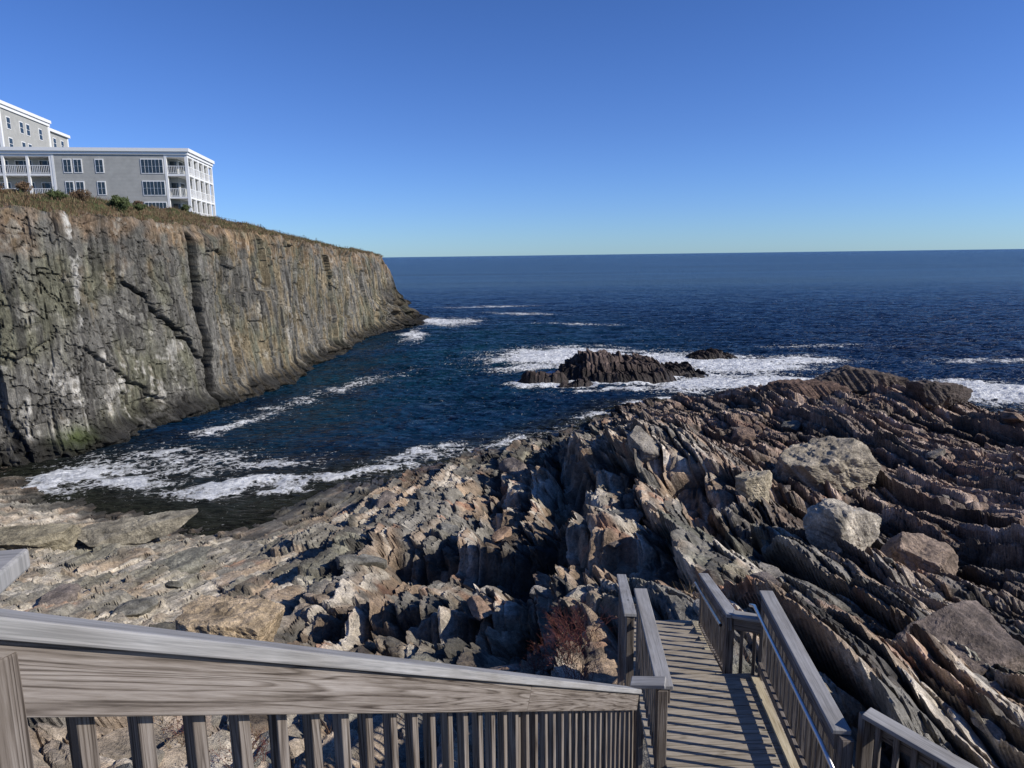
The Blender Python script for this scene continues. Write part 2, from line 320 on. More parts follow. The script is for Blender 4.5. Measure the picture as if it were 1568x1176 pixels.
alg=np.exp(-((Lg-118)/1.6)**2)*np.exp(-((Zg-1.8)/.9)**2); cc=lerp3(cc,np.array([.08,.11,.02]),np.clip(alg,0,1)*.6)
RT=110; tt=np.linspace(0,1,RT+1)[1:]**2.6
ex,ey=Xc[-1],Yc[-1]; sxp=np.interp(ls,[0,LT*.4,LT],[-220,-150,-160]); syp=np.clip(ey,100,190)
Xt=ex+(sxp-ex)*tt[:,None]; Yt=ey+(syp-ey)*tt[:,None]
dist=np.hypot(Xt-ex,Yt-ey)
m1=fbm(Xt/2.5,Yt/2.5,4,660)
Zt=zt[None,:]+ .35*fbm(Xt/1.6,Yt/1.6,4,650)*sst(0,1.5,dist)+(drop[None,:]+.4)*sst(-.5,5.5,dist+1.0*m1)+.5*fbm(Xt/9,Yt/9,2,655)*sst(1,8,dist)+ .008*np.minimum(dist,60)
gA=np.array([.12,.085,.045]); gB=np.array([.075,.085,.03]); gC=np.array([.19,.145,.08])
ct=np.broadcast_to(gA,Xt.shape+(3,)).copy(); ct=lerp3(ct,gB,sst(0,.35,m1)); ct=lerp3(ct,gC,sst(0,.3,-m1+.2*fbm(Xt/.6,Yt/.6,2,663)))
ct=lerp3(ct,np.array([.22,.17,.12]),(1-sst(.2,1.4,dist+1.6*m1)))
VX=np.concatenate([Xc,Xt]);VY=np.concatenate([Yc,Yt]);VZ=np.concatenate([Zg,Zt])
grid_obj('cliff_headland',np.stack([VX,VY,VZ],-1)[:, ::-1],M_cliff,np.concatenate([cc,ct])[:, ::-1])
# ------------------------------------------------------------ sea
ny=[24.]
while ny[-1]<420: ny.append(ny[-1]+.11+.0021*max(0,ny[-1]-40))
ny+=list(np.geomspace(425,40000,45)); ya=np.array(ny); aa=np.linspace(-1.35,1.35,1000)
A,Y=np.meshgrid(aa,ya); X=A*(Y+25)
b=base_h(X,np.minimum(Y,130)); b=np.where(Y>100,np.minimum(b,-4),b)
bI=isl(X,np.minimum(Y,300)); 
att=np.clip(1-(Y-60)/420,.0,1)
calm=.35+.65*sst(-20,30,X+.6*(Y-60))
rid=lambda a_: 1-2*np.abs(a_)
wv=(.20*pn(X/11+.3*pn(X/9,Y/9,9),Y/4.2,701)+.15*rid(pn(X/4.4,Y/1.9+X/9,702))+.08*rid(pn(X/1.9,Y/.9-X/5,703))*(Y<260)+.03*pn(X/.8,Y/.42,704)*(Y<110))-.1
Zs=wv*att*calm*1.4
def blob(x0,y0,rx,ry,ang,pw):
    a=math.radians(ang); dx=X-x0; dy=Y-y0; u=(dx*math.cos(a)+dy*math.sin(a))/rx; w=(-dx*math.sin(a)+dy*math.cos(a))/ry
    return pw*np.exp(-(u*u+w*w))
W=[(9.5,127,13,11,30,1.7),(4,114,8,4,20,1.1),(26,119,8,11,0,1.7),(36,114,11,9,0,1.8),(47,118,9,6,0,1.3),(29,98,10,5.5,10,1.9),(40,95,11,4.5,0,1.9),(14,93.5,7,1.8,0,1.3),(3,98.0,4,1.6,0,1.4),(62,89,13,7,-20,2.1),(74,84,14,7,-20,2.0),(50,91,9,3.5,0,1.6),
(-21.5,199,5,13,20,1.6),(-15,198,7,12,0,1.0),(-23,165,2.5,15,5,1.1),(-8,255,18,5,10,.75),(4,222,14,4,-25,.75),(18,186,13,3,-25,.65),
(-31,76,5.0,1.9,60,1.15),(-22,101,2.6,14,-25,.68),(-28.5,86,2.4,9,-20,.62),(-37,57.5,5,2.8,35,1.5),(-32,56,5,2.4,20,1.15),(-32,63,9,4,0,.75),(-22.5,54.5,6.5,1.7,8,1.45),(-14.5,57,5,1.4,30,1.1),(-8.5,64,6,1.8,40,.8),(-2,66.5,6,1.6,40,.8),(-25,60,9,2.5,15,.75),(60,136,14,2.5,0,.6),(79,115,14,2.5,0,.7)]
dxw=fbm(X/6,Y/6,3,760)*3.5; dyw=fbm(X/6,Y/6,3,765)*3.5; X0,Y0=X,Y; X=X+dxw; Y=Y+dyw
F=np.zeros_like(X)
for w in W: F=np.maximum(F,blob(*w))
X,Y=X0,Y0
edge=np.exp(-((b+.4)/.6)**2)*(Y<100)*(.5+.4*sst(5,20,X))*(.4+.9*sst(-.2,.3,fbm(X/7,Y/7,2,720)))*sst(-20,-8,X)
edgeI=np.exp(-((bI+.6)/1.3)**2)*(Y<135)*1.1
F=np.maximum(F,np.maximum(edge,edgeI)); 
F=F+.75*fbm(X/4,Y/2.5,5,725)*np.clip(F*2,0,1)
cap=sst(.5,.66,fbm(X/4,Y/1.3,3,730))*(Y<500)*sst(0,60,X+.4*Y-40)*.45
F=np.maximum(F,cap)
Zs=Zs+.28*np.clip(F-.6,0,1)*(1+fbm(X/.8,Y/.8,3,735))
shal=np.clip(sst(-2.6,-.1,b)*(Y<100)+.0,0,1)
cove=np.exp(-(((X+27)/22)**2+((Y-85)/45)**2))
teal=np.clip(.75*np.exp(-(((X+5)/38)**2+((Y-150)/60)**2))+.45*cove,0,1)*(.7+.6*fbm(X/14,Y/14,2,740))
offs=sst(120,700,Y)
def sea_mat():
    m,nt,b=newmat('sea_water'); geo=N(nt,'ShaderNodeNewGeometry'); P=geo.outputs['Position']
    A_=lambda n_: N(nt,'ShaderNodeAttribute',attribute_name=n_).outputs['Fac']
    aF=A_('foam'); aS=A_('shallow'); aT=A_('teal'); aO=A_('offshore')
    def mp(sc):
        q=N(nt,'ShaderNodeMapping'); q.inputs['Scale'].default_value=sc; nt.links.new(P,q.inputs[0]); return q.outputs[0]
    S=mp((.35,1,1))
    mid=noise(nt,S,.22,5,.7,.3); fine=noise(nt,S,1.6,4,.65); vf=noise(nt,S,.05,6,.72); sw=noise(nt,mp((.12,1,1)),.012,6,.75)
    c=mixc(nt,ramp(nt,vf,[(.38,0),(.62,1)]),(.0022,.0095,.034),(.006,.028,.080))
    c=mixc(nt,ramp(nt,mid,[(.4,.45),(.62,0)]),c,(.0015,.007,.022))
    c=mixc(nt,aT,c,(.005,.040,.058)); c=mixc(nt,aS,c,(.018,.020,.014))
    # open water: streaky blue mottling in the colour, imitating wind-roughened swell
    c=mixc(nt,aO,c,ramp(nt,sw,[(.35,(.004,.016,.055)),(.5,(.008,.032,.095)),(.65,(.015,.052,.14))]))
    f1=noise(nt,P,1.5,7,.76,.5); nz=N(nt,'ShaderNodeTexNoise'); nz.inputs['Scale'].default_value=.6; nz.inputs['Detail'].default_value=3; nt.links.new(P,nz.inputs['Vector'])
    vo=N(nt,'ShaderNodeTexVoronoi',feature='DISTANCE_TO_EDGE'); vo.inputs['Scale'].default_value=1.1
    wa=N(nt,'ShaderNodeVectorMath',operation='ADD')
    sc=N(nt,'ShaderNodeVectorMath',operation='SCALE'); sc.inputs['Scale'].default_value=2.8; nt.links.new(nz.outputs['Color'],sc.inputs[0]); nt.links.new(P,wa.inputs[0]); nt.links.new(sc.outputs[0],wa.inputs[1]); nt.links.new(wa.outputs[0],vo.inputs['Vector'])
    lace=ramp(nt,vo.outputs['Distance'],[(0,1),(.22,0)])
    pat=math_(nt,'ADD',math_(nt,'MULTIPLY',f1,1.15),math_(nt,'MULTIPLY',lace,.17))
    q=math_(nt,'ADD',pat,math_(nt,'MULTIPLY',aF,.38)); mask=ramp(nt,q,[(.86,0),(.94,.8),(1,1)])
    mask=math_(nt,'MULTIPLY',mask,math_(nt,'SUBTRACT',1.0,aO))
    col=mixc(nt,mask,c,(.84,.86,.87)); nt.links.new(col,b.inputs['Base Color'])
    nt.links.new(ramp(nt,mask,[(0,.2),(.6,.8)]),b.inputs['Roughness'])
    b.inputs['IOR'].default_value=1.33
    sp=math_(nt,'MULTIPLY',math_(nt,'SUBTRACT',1.0,math_(nt,'MULTIPLY',aO,.7)),.11); nt.links.new(sp,b.inputs['Specular IOR Level'])
    hgt=math_(nt,'ADD',math_(nt,'MULTIPLY',mid,2.4),math_(nt,'MULTIPLY',fine,.40)); hgt=math_(nt,'ADD',hgt,math_(nt,'MULTIPLY',vf,6.0)); hgt=math_(nt,'ADD',hgt,math_(nt,'MULTIPLY',math_(nt,'MULTIPLY',f1,mask),.5))
    bu=N(nt,'ShaderNodeBump'); bu.inputs['Strength'].default_value=1; bu.inputs['Distance'].default_value=1.1; nt.links.new(hgt,bu.inputs['Height']); nt.links.new(bu.outputs[0],b.inputs['Normal'])
    return m
grid_obj('sea_water',np.stack([X,Y,Zs],-1),sea_mat(),attrs={'foam':F,'shallow':shal,'teal':teal,'offshore':offs},smooth=True)
# ------------------------------------------------------------ boulders
import bmesh
def h_at(x,y):
    h,_=shore(np.array([[x,x+.3],[x,x-.3]],float),np.array([[y,y],[y+.3,y-.3]],float)); return float(np.median(h))
_ico={}
def ico(sub):
    if sub not in _ico:
        bm=bmesh.new(); bmesh.ops.create_icosphere(bm,subdivisions=sub,radius=1); D=np.array([v.co[:] for v in bm.verts]); D/=np.linalg.norm(D,axis=1,keepdims=True)
        _ico[sub]=(D,np.array([[v.index for v in f.verts] for f in bm.faces])); bm.free()
    return _ico[sub]
def rockshape(dims,sd,sub,col):
    r=np.random.default_rng(sd); D,Fc=ico(sub); pl=[]
    for a in range(3):
        for s in (-1,1):
            n=np.zeros(3); n[a]=s; n+=r.normal(0,.22,3); n/=np.linalg.norm(n); pl.append((n,.8+.15*r.random()))
    for k in range(10):
        n=r.normal(0,1,3); n/=np.linalg.norm(n); pl.append((n,.88+.26*r.random()))
    R=np.full(len(D),9.)
    for n,d in pl:
        q=D@n; R=np.minimum(R,np.where(q>.05,d/np.maximum(q,.05),9))
    R=np.minimum(R,1.5)
    p=D*R[:,None]*np.array(dims)/2
    lz=p[:,2]/.22+.6*fbm(p[:,0]/1.2,p[:,1]/1.2,2,sd+9); step=np.abs((lz%1)-.5); big=(min(dims)>1)*sst(-.1,.25,fbm(p[:,0]/.9+p[:,2],p[:,1]/.9,2,sd+12))
    nn=.12*fbm(p[:,0]/.7+p[:,2],p[:,1]/.7-p[:,2],4,sd)*min(dims)+.04*fbm(p[:,0]/.15+p[:,2]*3,p[:,1]/.15+p[:,2]*5,3,sd)*min(1,min(dims))-.04*(1-sst(0,.12,step))*big
    p=p+D*nn[:,None]
    lay=.8+.4*fbm(p[:,0]/2,p[:,2]/.18,3,sd+3)+.6*fbm(p[:,0]/.7,p[:,1]/.7+p[:,2],4,sd+5)-.25*(1-sst(0,.12,step))*big
    return p,Fc,np.array(col)*lay[:,None]
def tri_obj(name,p,Fc,c,mat):
    me=bpy.data.meshes.new(name); me.vertices.add(len(p)); me.vertices.foreach_set('co',p.astype(np.float32).ravel())
    me.loops.add(Fc.size); me.loops.foreach_set('vertex_index',Fc.astype(np.int32).ravel()); me.polygons.add(len(Fc)); me.polygons.foreach_set('loop_start',(np.arange(len(Fc))*3).astype(np.int32))
    me.update(calc_edges=True); at=me.attributes.new('Col','FLOAT_COLOR','POINT'); at.data.foreach_set('color',np.concatenate([c,np.ones((len(c),1))],1).astype(np.float32).ravel())
    me.polygons.foreach_set('use_smooth',np.zeros(len(Fc),bool)); me.materials.append(mat); ob=bpy.data.objects.new(name,me); COL.objects.link(ob); return ob
def boulder(x,y,dims,rot,col,sd,dz=0,name='boulder',sub=6):
    p,Fc,c=rockshape(dims,sd,sub,col); ob=tri_obj(name,p,Fc,c,M_rock)
    ob.location=(x,y,h_at(x,y)+dims[2]*.22+dz); ob.rotation_euler=[math.radians(a) for a in rot]; return ob
boulder(18.9,42.0,(6.0,4.2,2.9),(6,-8,12),(.40,.345,.26),1,dz=.1)
boulder(12.7,26.3,(2.8,2.2,1.9),(5,10,25),(.54,.48,.385),2,dz=.1)
boulder(12.2,34.5,(1.6,1.4,1.7),(10,0,50),(.55,.47,.33),3,dz=.3)
boulder(15.3,25.2,(2.6,2.0,1.5),(0,15,-30),(.36,.27,.20),4,dz=-.1)
boulder(-7.3,16.6,(2.6,1.9,1.5),(4,6,-10),(.52,.40,.26),5,dz=.85)
boulder(10.3,15.2,(3.4,2.0,.8),(14,-6,25),(.22,.175,.145),7,dz=-.2)
boulder(-23,41,(5.8,2.6,1.3),(4,-5,22),(.34,.305,.23),8,dz=.2)
boulder(-28,38.5,(5.0,2.4,1.1),(3,4,15),(.33,.29,.2),9,dz=.1)
boulder(-17.5,33.5,(4.2,2.0,1.0),(5,-6,32),(.26,.25,.2),21,dz=-.2)
boulder(37.5,74,(9,5,3.2),(4,6,10),(.13,.10,.08),13,dz=.2)
boulder(30.5,72,(7,4,2.6),(4,-6,-10),(.17,.11,.08),14)
boulder(42,69,(7,4,2.4),(-4,8,30),(.12,.095,.08),17,dz=-.2)
rr=np.random.default_rng(5); PP=[];FF=[];CC=[];off=0
Np=170; xs=[];ys=[]
while len(xs)<Np:
    y=4.5+58*rr.random()**1.8; x=(rr.random()*2-1)*.85*(y+4)
    if x<6 and y>14 and rr.random()<.65: continue
    if (0.4<x<3.6 and y<11.5) or base_h(np.array([x]),np.array([y]))[0]<.8: continue
    xs.append(x);ys.append(y)
hx,_=shore(np.array(xs)[None,:],np.array(ys)[None,:]); hx=hx[0]
for k in range(Np):
    x,y=xs[k],ys[k]; s=(.16+.016*y)*np.exp(rr.normal(0,.45))
    s=min(s,1.6); col=[(.36,.32,.26),(.38,.26,.18),(.24,.20,.17),(.42,.38,.32),(.22,.21,.18)][rr.integers(5)]
    if x>9: col=tuple(.8*a for a in col)
    p,Fc,c=rockshape((s*1.8,s*1.0,s*.6),100+k,4 if s>.5 else 3,col)
    a=1.2+rr.normal(0,.6); R=np.array(Matrix.Rotation(a,3,'Z')@Matrix.Rotation(rr.normal(0,.25),3,'X')@Matrix.Rotation(rr.normal(0,.25),3,'Y'))
    p=p@R.T+np.array([x,y,hx[k]+s*.12]); PP.append(p);FF.append(Fc+off);CC.append(c);off+=len(p)
tri_obj('scattered_rocks',np.concatenate(PP),np.concatenate(FF),np.concatenate(CC),M_rock)
# ------------------------------------------------------------ box builder
class MB:
    def __init__(s): s.v=[];s.f=[];s.m=[]
    def box(s,o,ex,ey,ez,mi=0):
        o=Vector(o);ex=Vector(ex);ey=Vector(ey);ez=Vector(ez); n=len(s.v)
        for a in (0,1):
            for b_ in (0,1):
                for c_ in (0,1): s.v.append(o+ex*a+ey*b_+ez*c_)
        for f in ((0,1,3,2),(4,6,7,5),(0,4,5,1),(2,3,7,6),(0,2,6,4),(1,5,7,3)): s.f.append([n+i for i in f]); s.m.append(mi)
    def obj(s,name,mats,parent=None): return raw_obj(name,s.v,s.f,mats,s.m,parent)
# ------------------------------------------------------------ hotel building
hotel=empty('seaside_hotel_building')
C0=Vector((-44.1,101.3,0)); e1=Vector((-.99,-.143,0)).normalized(); e2=Vector((-.143,.99,0)).normalized(); ez=Vector((0,0,1))
ZT=32.5; ZB=21.5
def at(a,d,z): return C0+e1*a+e2*d+ez*z
walls=MB(); trim=MB(); glass=MB()
EB=1.9
def wallseg(mb,a0,a1,d0,d1,z0,z1,mi=0): mb.box(at(a0,d0,z0),e1*(a1-a0),e2*(d1-d0),ez*(z1-z0),mi)
wallseg(walls,3.0,17.2,0,12.9,ZB,ZT)
wallseg(walls,EB,3.0,1.9,12.9,ZB,ZT)
wallseg(walls,17.2,26.2,2.0,12.9,ZB,ZT); wallseg(walls,26.2,40,0,12.9,ZB,ZT)
wallseg(trim,-.35,40.3,-.35,13.3,ZT+.003,ZT+.45); wallseg(trim,-.15,40.1,-.15,13.1,ZT-.38,ZT)
fl=[23.6,26.6,29.6]
def window(a,z,w,h,n,d=0):
    trim.box(at(a-w/2-.12,d-.06,z-h/2-.12),e1*(w+.24),e2*.055,ez*(h+.24))
    pw=(w-.08*(n-1))/n
    for k in range(n):
        x0=a-w/2+k*(pw+.08)
        for q in (0,1):
            glass.box(at(x0,d-.085,z-h/2+q*(h*.5+.02)),e1*pw,e2*.024,ez*(h*.5-.03))
        trim.box(at(x0+pw/2-.02,d-.10,z-h/2),e1*.04,e2*.014,ez*h)
for zc in (24.9,27.7,30.6):
    window(4.6,zc,2.7,1.75,3); window(11.3,zc,.85,1.6,1); window(15.3,zc,.85,1.6,1); window(14.0,zc,.85,1.6,1)
    window(29,zc,2.4,1.7,3); window(35,zc,.9,1.6,1)
    for a in (18.6,21.6,24.6):
        trim.box(at(a-1.1,1.93,zc-1.3),e1*2.2,e2*.065,ez*2.25); glass.box(at(a-1.0,1.89,zc-1.2),e1*.95,e2*.035,ez*2.05); glass.box(at(a+.05,1.89,zc-1.2),e1*.95,e2*.035,ez*2.05)
def rail(p,q,z,h=1.0,step=.22):
    d=(q-p); L=d.length; d.normalize(); s=Vector((-d.y,d.x,0))*.05
    trim.box(p+ez*(z+h)-s/2,d*L,s,ez*.07); trim.box(p+ez*(z+.1)-s/2,d*L,s,ez*.05)
    k=step
    while k<L: trim.box(p+d*k+ez*(z+.15)-s*.3,d*.045,s*.6,ez*(h-.15)); k+=step
for z in fl+[ZT-.42]:
    wallseg(trim,17.2,26.2,0.02,1.98,z-.28,z)
    wallseg(trim,0,2.98,0.02,1.88,z-.28,z) ; wallseg(trim,0.02,EB-.02,1.9,12.9,z-.28,z)
for z in fl:
    rail(at(17.3,.08,0),at(26.1,.08,0),z); rail(at(.15,.08,0),at(2.9,.08,0),z); rail(at(.1,.2,0),at(.1,12.8,0),z)
for a in (17.25,20.1,23.1,25.85): wallseg(trim,a,a+.3,.0,.3,ZB,ZT-.4)
for d in (0,2.6,5.2,7.8,10.4,12.6):
    wallseg(trim,-.02,.36,d,d+.34,ZB,ZT-.4)
for d in (5.2,10.4): wallseg(walls,.36,EB,d+.03,d+.25,ZB,ZT-.44)
wallseg(trim,2.72,3.02,-.03,.3,ZB,ZT-.4); wallseg(trim,16.95,17.24,-.03,.2,ZB,ZT-.4)
for zc in (24.9,27.7,30.6):
    for d in (3.3,6.5,9.0,11.6):
        trim.box(at(EB-.06,d-1.0,zc-1.2),e1*.055,e2*2.0,ez*2.2); glass.box(at(EB-.09,d-.9,zc-1.1),e1*.03,e2*.85,ez*2.0); glass.box(at(EB-.09,d+.05,zc-1.1),e1*.03,e2*.85,ez*2.0)
    glass.box(at(2.0,1.83,zc-1.2),e1*.85,e2*.06,ez*2.05)
walls.obj('walls',[M_siding],hotel); trim.obj('white_trim_and_balconies',[M_white],hotel); glass.obj('windows',[M_glass],hotel)
rf=MB(); wallseg(rf,.3,39.7,.3,12.7,ZT+.44,ZT+.5); rf.obj('roof',[M_roof],hotel)
wing=empty('hotel_tower_building'); C0=Vector((-77,113,0)); a2=Vector((-5,27,0)).normalized(); e1=a2; e2=Vector((-a2.y,a2.x,0)).normalized(); 
walls=MB(); trim=MB(); glass=MB(); ZT2=41.6
def wb(mb,a0,a1,d0,d1,z0,z1): mb.box(at(a0,d0,z0),e1*(a1-a0),e2*(d1-d0),ez*(z1-z0))
wb(walls,0,17,0,18,22,ZT2); wb(walls,17,29,1.6,18,22,ZT2-.6)
wb(trim,-.4,17.4,-.4,18.4,ZT2,ZT2+.5); wb(trim,-.2,17.2,-.2,18.2,ZT2-.5,ZT2-.003)
wb(trim,17.41,29.4,1.2,18.4,ZT2-.6,ZT2-.1); wb(trim,16.6,17.15,-.12,1.55,22,ZT2-.52); wb(trim,-.1,.35,-.1,.3,22,ZT2-.52); wb(trim,28.7,29.1,1.5,1.9,22,ZT2-.62)
for zc in (39.2,36.1,33.0,29.9):
    for a,d in ((2.6,0),(6.8,0),(9.0,0),(13.5,0),(19.6,1.6),(23,1.6),(26.3,1.6)):
        trim.box(at(a-.65,d-.05,zc-.95),e1*1.3,e2*.045,ez*1.9); glass.box(at(a-.52,d-.075,zc-.83),e1*1.04,e2*.024,ez*.78); glass.box(at(a-.52,d-.075,zc+.03),e1*1.04,e2*.024,ez*.78)
    for dd in (3,7.5,12):
        trim.box(at(-.05,dd-.65,zc-.95),e1*.045,e2*1.3,ez*1.9); glass.box(at(-.075,dd-.52,zc-.83),e1*.024,e2*1.04,ez*1.66)
walls.obj('walls',[M_siding],wing); trim.obj('white_trim',[M_white],wing); glass.obj('windows',[M_glass],wing)
vt=MB()
for a,d in ((4,5),(7,9),(14,6),(20,8)): vt.box(at(a,d,ZT2+.45),e1*1.6,e2*1.6,ez*.9); vt.box(at(a-.2,d-.2,ZT2+1.36),e1*2,e2*2,ez*.15)
vt.obj('roof_vents',[M_roof],wing)
# ------------------------------------------------------------ headland vegetation, fence
edgeX,edgeY=Xc[-1],Yc[-1]
def top_point(l,din):
    i=int(np.searchsorted(ls,l)); dcol=np.hypot(Xt[:,i]-edgeX[i],Yt[:,i]-edgeY[i]); j=int(np.searchsorted(dcol,din)); j=min(j,RT-1)
    return Vector((Xt[j,i],Yt[j,i],Zt[j,i]))
def blades(name,pts,hmin,hmax,mats,per=6,w=.05,spread=.2,lean=.35):
    v=[];f=[];m=[]
    for p in pts:
        mi=random.randrange(len(mats))
        for k in range(per):
            a=random.uniform(0,6.28); h=random.uniform(hmin,hmax); b0=p+Vector((random.gauss(0,spread),random.gauss(0,spread),-.05)); d=Vector((math.cos(a),math.sin(a),0)); n=len(v)
            tp=b0+Vector((random.gauss(0,lean)*h,random.gauss(0,lean)*h,h)); v+= [b0-d*w,b0+d*w,tp]; f.append((n,n+1,n+2)); m.append(mi)
    return raw_obj(name,v,f,mats,m)
G1=simple('dry_grass',(.20,.15,.08),.9,var=.3); G2=simple('olive_grass',(.09,.10,.04),.9,var=.3); G3=simple('rust_scrub',(.14,.08,.045),.9,var=.3)
pts=[top_point(random.uniform(104,245),abs(random.gauss(.2,3.2))) for _ in range(8000)]
blades('headland_grass',pts,.15,.5,[G1,G2,G3],6,.035,.25)
LF=simple('shrub_leaves',(.055,.075,.02),.8,var=.4,scale=2); LB=simple('brown_shrub_leaves',(.12,.075,.04),.85,var=.4,scale=2); TW=simple('twig_bark',(.10,.055,.04),.9,var=.2)
def tube(v,f,p,q,r0,r1):
    d=(q-p).normalized(); u=d.orthogonal().normalized(); w=d.cross(u); n=len(v)
    for c,r in ((p,r0),(q,r1)):
        for k in range(3): a=k*2.094; v.append(c+(u*math.cos(a)+w*math.sin(a))*r)
    for k in range(3): f.append((n+k,n+(k+1)%3,n+3+(k+1)%3,n+3+k))
def shrub(base,size,leaf,name,nl=900,twm=None,stems=9,ls_=.05,up=1):
    v=[];f=[];m=[];tips=[]
    def br(p,d,l,r,dep):
        q=p+d*l; tube(v,f,p,q,r,r*.6)
        tips.append(q); tips.append((p+q)/2)
        if dep==0: return
        for k in range(random.choice((2,3))):
            nd=(d+Vector((random.gauss(0,.5),random.gauss(0,.5),random.gauss(.05,.35)))).normalized(); br(q,nd,l*random.uniform(.6,.9),r*.6,dep-1)
    for k in range(stems):
        a=random.uniform(0,6.28); d=Vector((math.cos(a)*random.uniform(.1,.9),math.sin(a)*random.uniform(.1,.9),up)).normalized()
        br(base+Vector((random.gauss(0,.12)*size,random.gauss(0,.12)*size,-.1)),d,size*.32,.008*size+.0015,3)
    m=[0]*len(f)
    if leaf:
        for k in range(nl):
            c=random.choice(tips)+Vector([random.gauss(0,.06*size) for _ in range(3)]); a=Vector([random.gauss(0,1) for _ in range(3)]).normalized(); b_=a.orthogonal().normalized(); n=len(v); s=ls_*random.uniform(.6,1.3)
            v+=[c-a*s,c+b_*s*.5,c+a*s,c-b_*s*.5]; f.append((n,n+1,n+2,n+3)); m.append(1)
    return raw_obj(name,v,f,[twm or TW]+([leaf] if leaf else []),m)
shrub(top_point(131,2.2),1.8,LF,'green_shrub',4000,ls_=.11)
for l,d,s in ((124,3,1.2),(127.5,3.5,1.4),(121,4,1.2),(135,2.5,.9),(117,3.5,1.3),(146,4,1.0),(158,3,.7),(170,2,.7),(112,4,1.2),(137,4,.9)): shrub(top_point(l,d),s,random.choice([LB,LF]),'scrub_bush',1500,ls_=.08)
fence=MB(); M_fence=simple('fence_dark',(.07,.06,.05),.8)
prev=None
for l in np.arange(150,238,2.6):
    p=top_point(l,2.6); fence.box(p+Vector((-.03,-.03,-.2)),(.06,0,0),(0,.06,0),(0,0,.95))
    if prev is not None:
        d=p-prev
        for z in (.35,.70): fence.box(prev+Vector((0,0,z)),d,(.02,0,0),(0,0,.02))
    prev=p
fence.obj('clifftop_fence',[M_fence])
bpy.ops.mesh.primitive_torus_add(major_radius=1.35,minor_radius=.09,major_segments=40,minor_segments=8,location=top_point(113.5,5)+Vector((0,0,.6)),rotation=(math.radians(90),0,math.radians(15)))
bpy.context.object.name='garden_wheel_ornament'; bpy.context.object.data.materials.append(M_fence)
def g(x,y): return Vector((x,y,h_at(x,y)))
RB=simple('red_twigs',(.13,.04,.03),.9,var=.3)
for x,y,s in ((1.1,11.8,1.1),(.8,10.9,.9),(1.3,13.2,1.0),(.5,12.4,.8),(.9,10.1,.8)): shrub(g(x,y),s,LB,'bare_bush',90,twm=random.choice([TW,TW,RB]),stems=16,ls_=.018,up=1.3)
shrub(g(-3.6,8.4),.7,LB,'bare_bush',150,twm=RB,stems=14,ls_=.02); shrub(g(-4.8,9.3),.6,LB,'bare_bush',100,twm=RB,stems=12,ls_=.02)
pts=[g(random.gauss(4.6,.7),random.gauss(12.5,1.6)) for _ in range(40)]+[g(random.gauss(-3.5,2),random.gauss(9.5,1)) for _ in range(40)]
blades('dry_grass',pts,.15,.4,[G1,G3],14,.006,.08)
# ------------------------------------------------------------ staircase
class WB:
    def __init__(s): s.v=[];s.f=[];s.uv=[]
    def board(s,p,q,w,t,up=(0,0,1),off=(0,0)):
        p=Vector(p);q=Vector(q);d=q-p;L=d.length;d.normalize();up=Vector(up);sd=d.cross(up).normalized();u=sd.cross(d).normalized()
        p=p+sd*off[0]+u*off[1]; n=len(s.v); ou=random.uniform(0,50); ov=random.uniform(0,50)
        c=[(-w/2,-t/2),(w/2,-t/2),(w/2,t/2),(-w/2,t/2)]; per=[0,w,w+t,2*w+t,2*w+2*t]
        for e in (0,L):
            for a,b_ in c: s.v.append(p+d*e+sd*a+u*b_)
        for k in range(4):
            k2=(k+1)%4; s.f.append((n+k,n+4+k,n+4+k2,n+k2)); s.uv+=[(ou,ov+per[k]),(ou+L,ov+per[k]),(ou+L,ov+per[k+1]),(ou,ov+per[k+1])]
        s.f.append((n,n+1,n+2,n+3)); s.uv+=[(ou,ov),(ou+.02,ov+w),(ou+.04,ov+w),(ou+.04,ov)]
        s.f.append((n+7,n+6,n+5,n+4)); s.uv+=[(ou,ov),(ou+.02,ov+w),(ou+.04,ov+w),(ou+.04,ov)]
    def obj(s,name,mat,parent,bev=.004):
        ob=raw_obj(name,s.v,[tuple(f) for f in s.f],mat,parent=parent,uvs=s.uv)
        bm=bmesh.new(); bm.from_mesh(ob.data); bmesh.ops.recalc_face_normals(bm,faces=bm.faces); bm.to_mesh(ob.data); bm.free()
        m=ob.modifiers.new('bevel','BEVEL'); m.width=bev; m.segments=2; m.limit_method='ANGLE'
        return ob
V=Vector
railing=empty('wooden_railing'); stair=empty('wooden_staircase')
caps=WB(); bds=WB(); bal=WB(); posts=WB(); decks=WB(); curb=WB(); under=WB()
def rail_run(p,q,h,side,boardh=.14,bstep=.135,cap_w=.14,splits=()):
    p=V(p);q=V(q);d=(q-p);L=d.length;dn=d.normalized();hd=V((d.x,d.y,0));LH=hd.length;hd.normalize();sd=V((hd.y,-hd.x,0))
    caps.board(p-dn*.02,q+dn*.02,cap_w,.038,off=(0,-.019))
    sp=[0]+list(splits)+[1]
    for a,b_ in zip(sp[:-1],sp[1:]):
        a0=p+d*a+dn*(.003 if a else 0); bds.board(a0,p+d*b_-dn*(.003 if b_<1 else 0),.036,boardh,off=(-side*.03,-.04-boardh/2))
    k=bstep*.6
    while k<LH-.05:
        j=random.gauss(0,.003); c=p+d*((k+j)/LH)+sd*side*.012; bal.board(V((c.x,c.y,c.z-.043)),V((c.x+j,c.y,c.z-h+.06)),.038,.038,up=hd); k+=bstep
    bds.board(p-V((0,0,h-.12)),q-V((0,0,h-.12)),.036,.088,off=(-side*.03,-.0))
def post(x,y,z0,z1,s=.09,ang=0):
    posts.board((x,y,z0),(x,y,z1),s,s,up=(math.cos(ang),math.sin(ang),0))
A0=V((-.98,1.12,17.43)); A1=V((1.02,5.55,14.32))
rail_run(A0,A1,1.0,-1,boardh=.13,splits=(.515,))
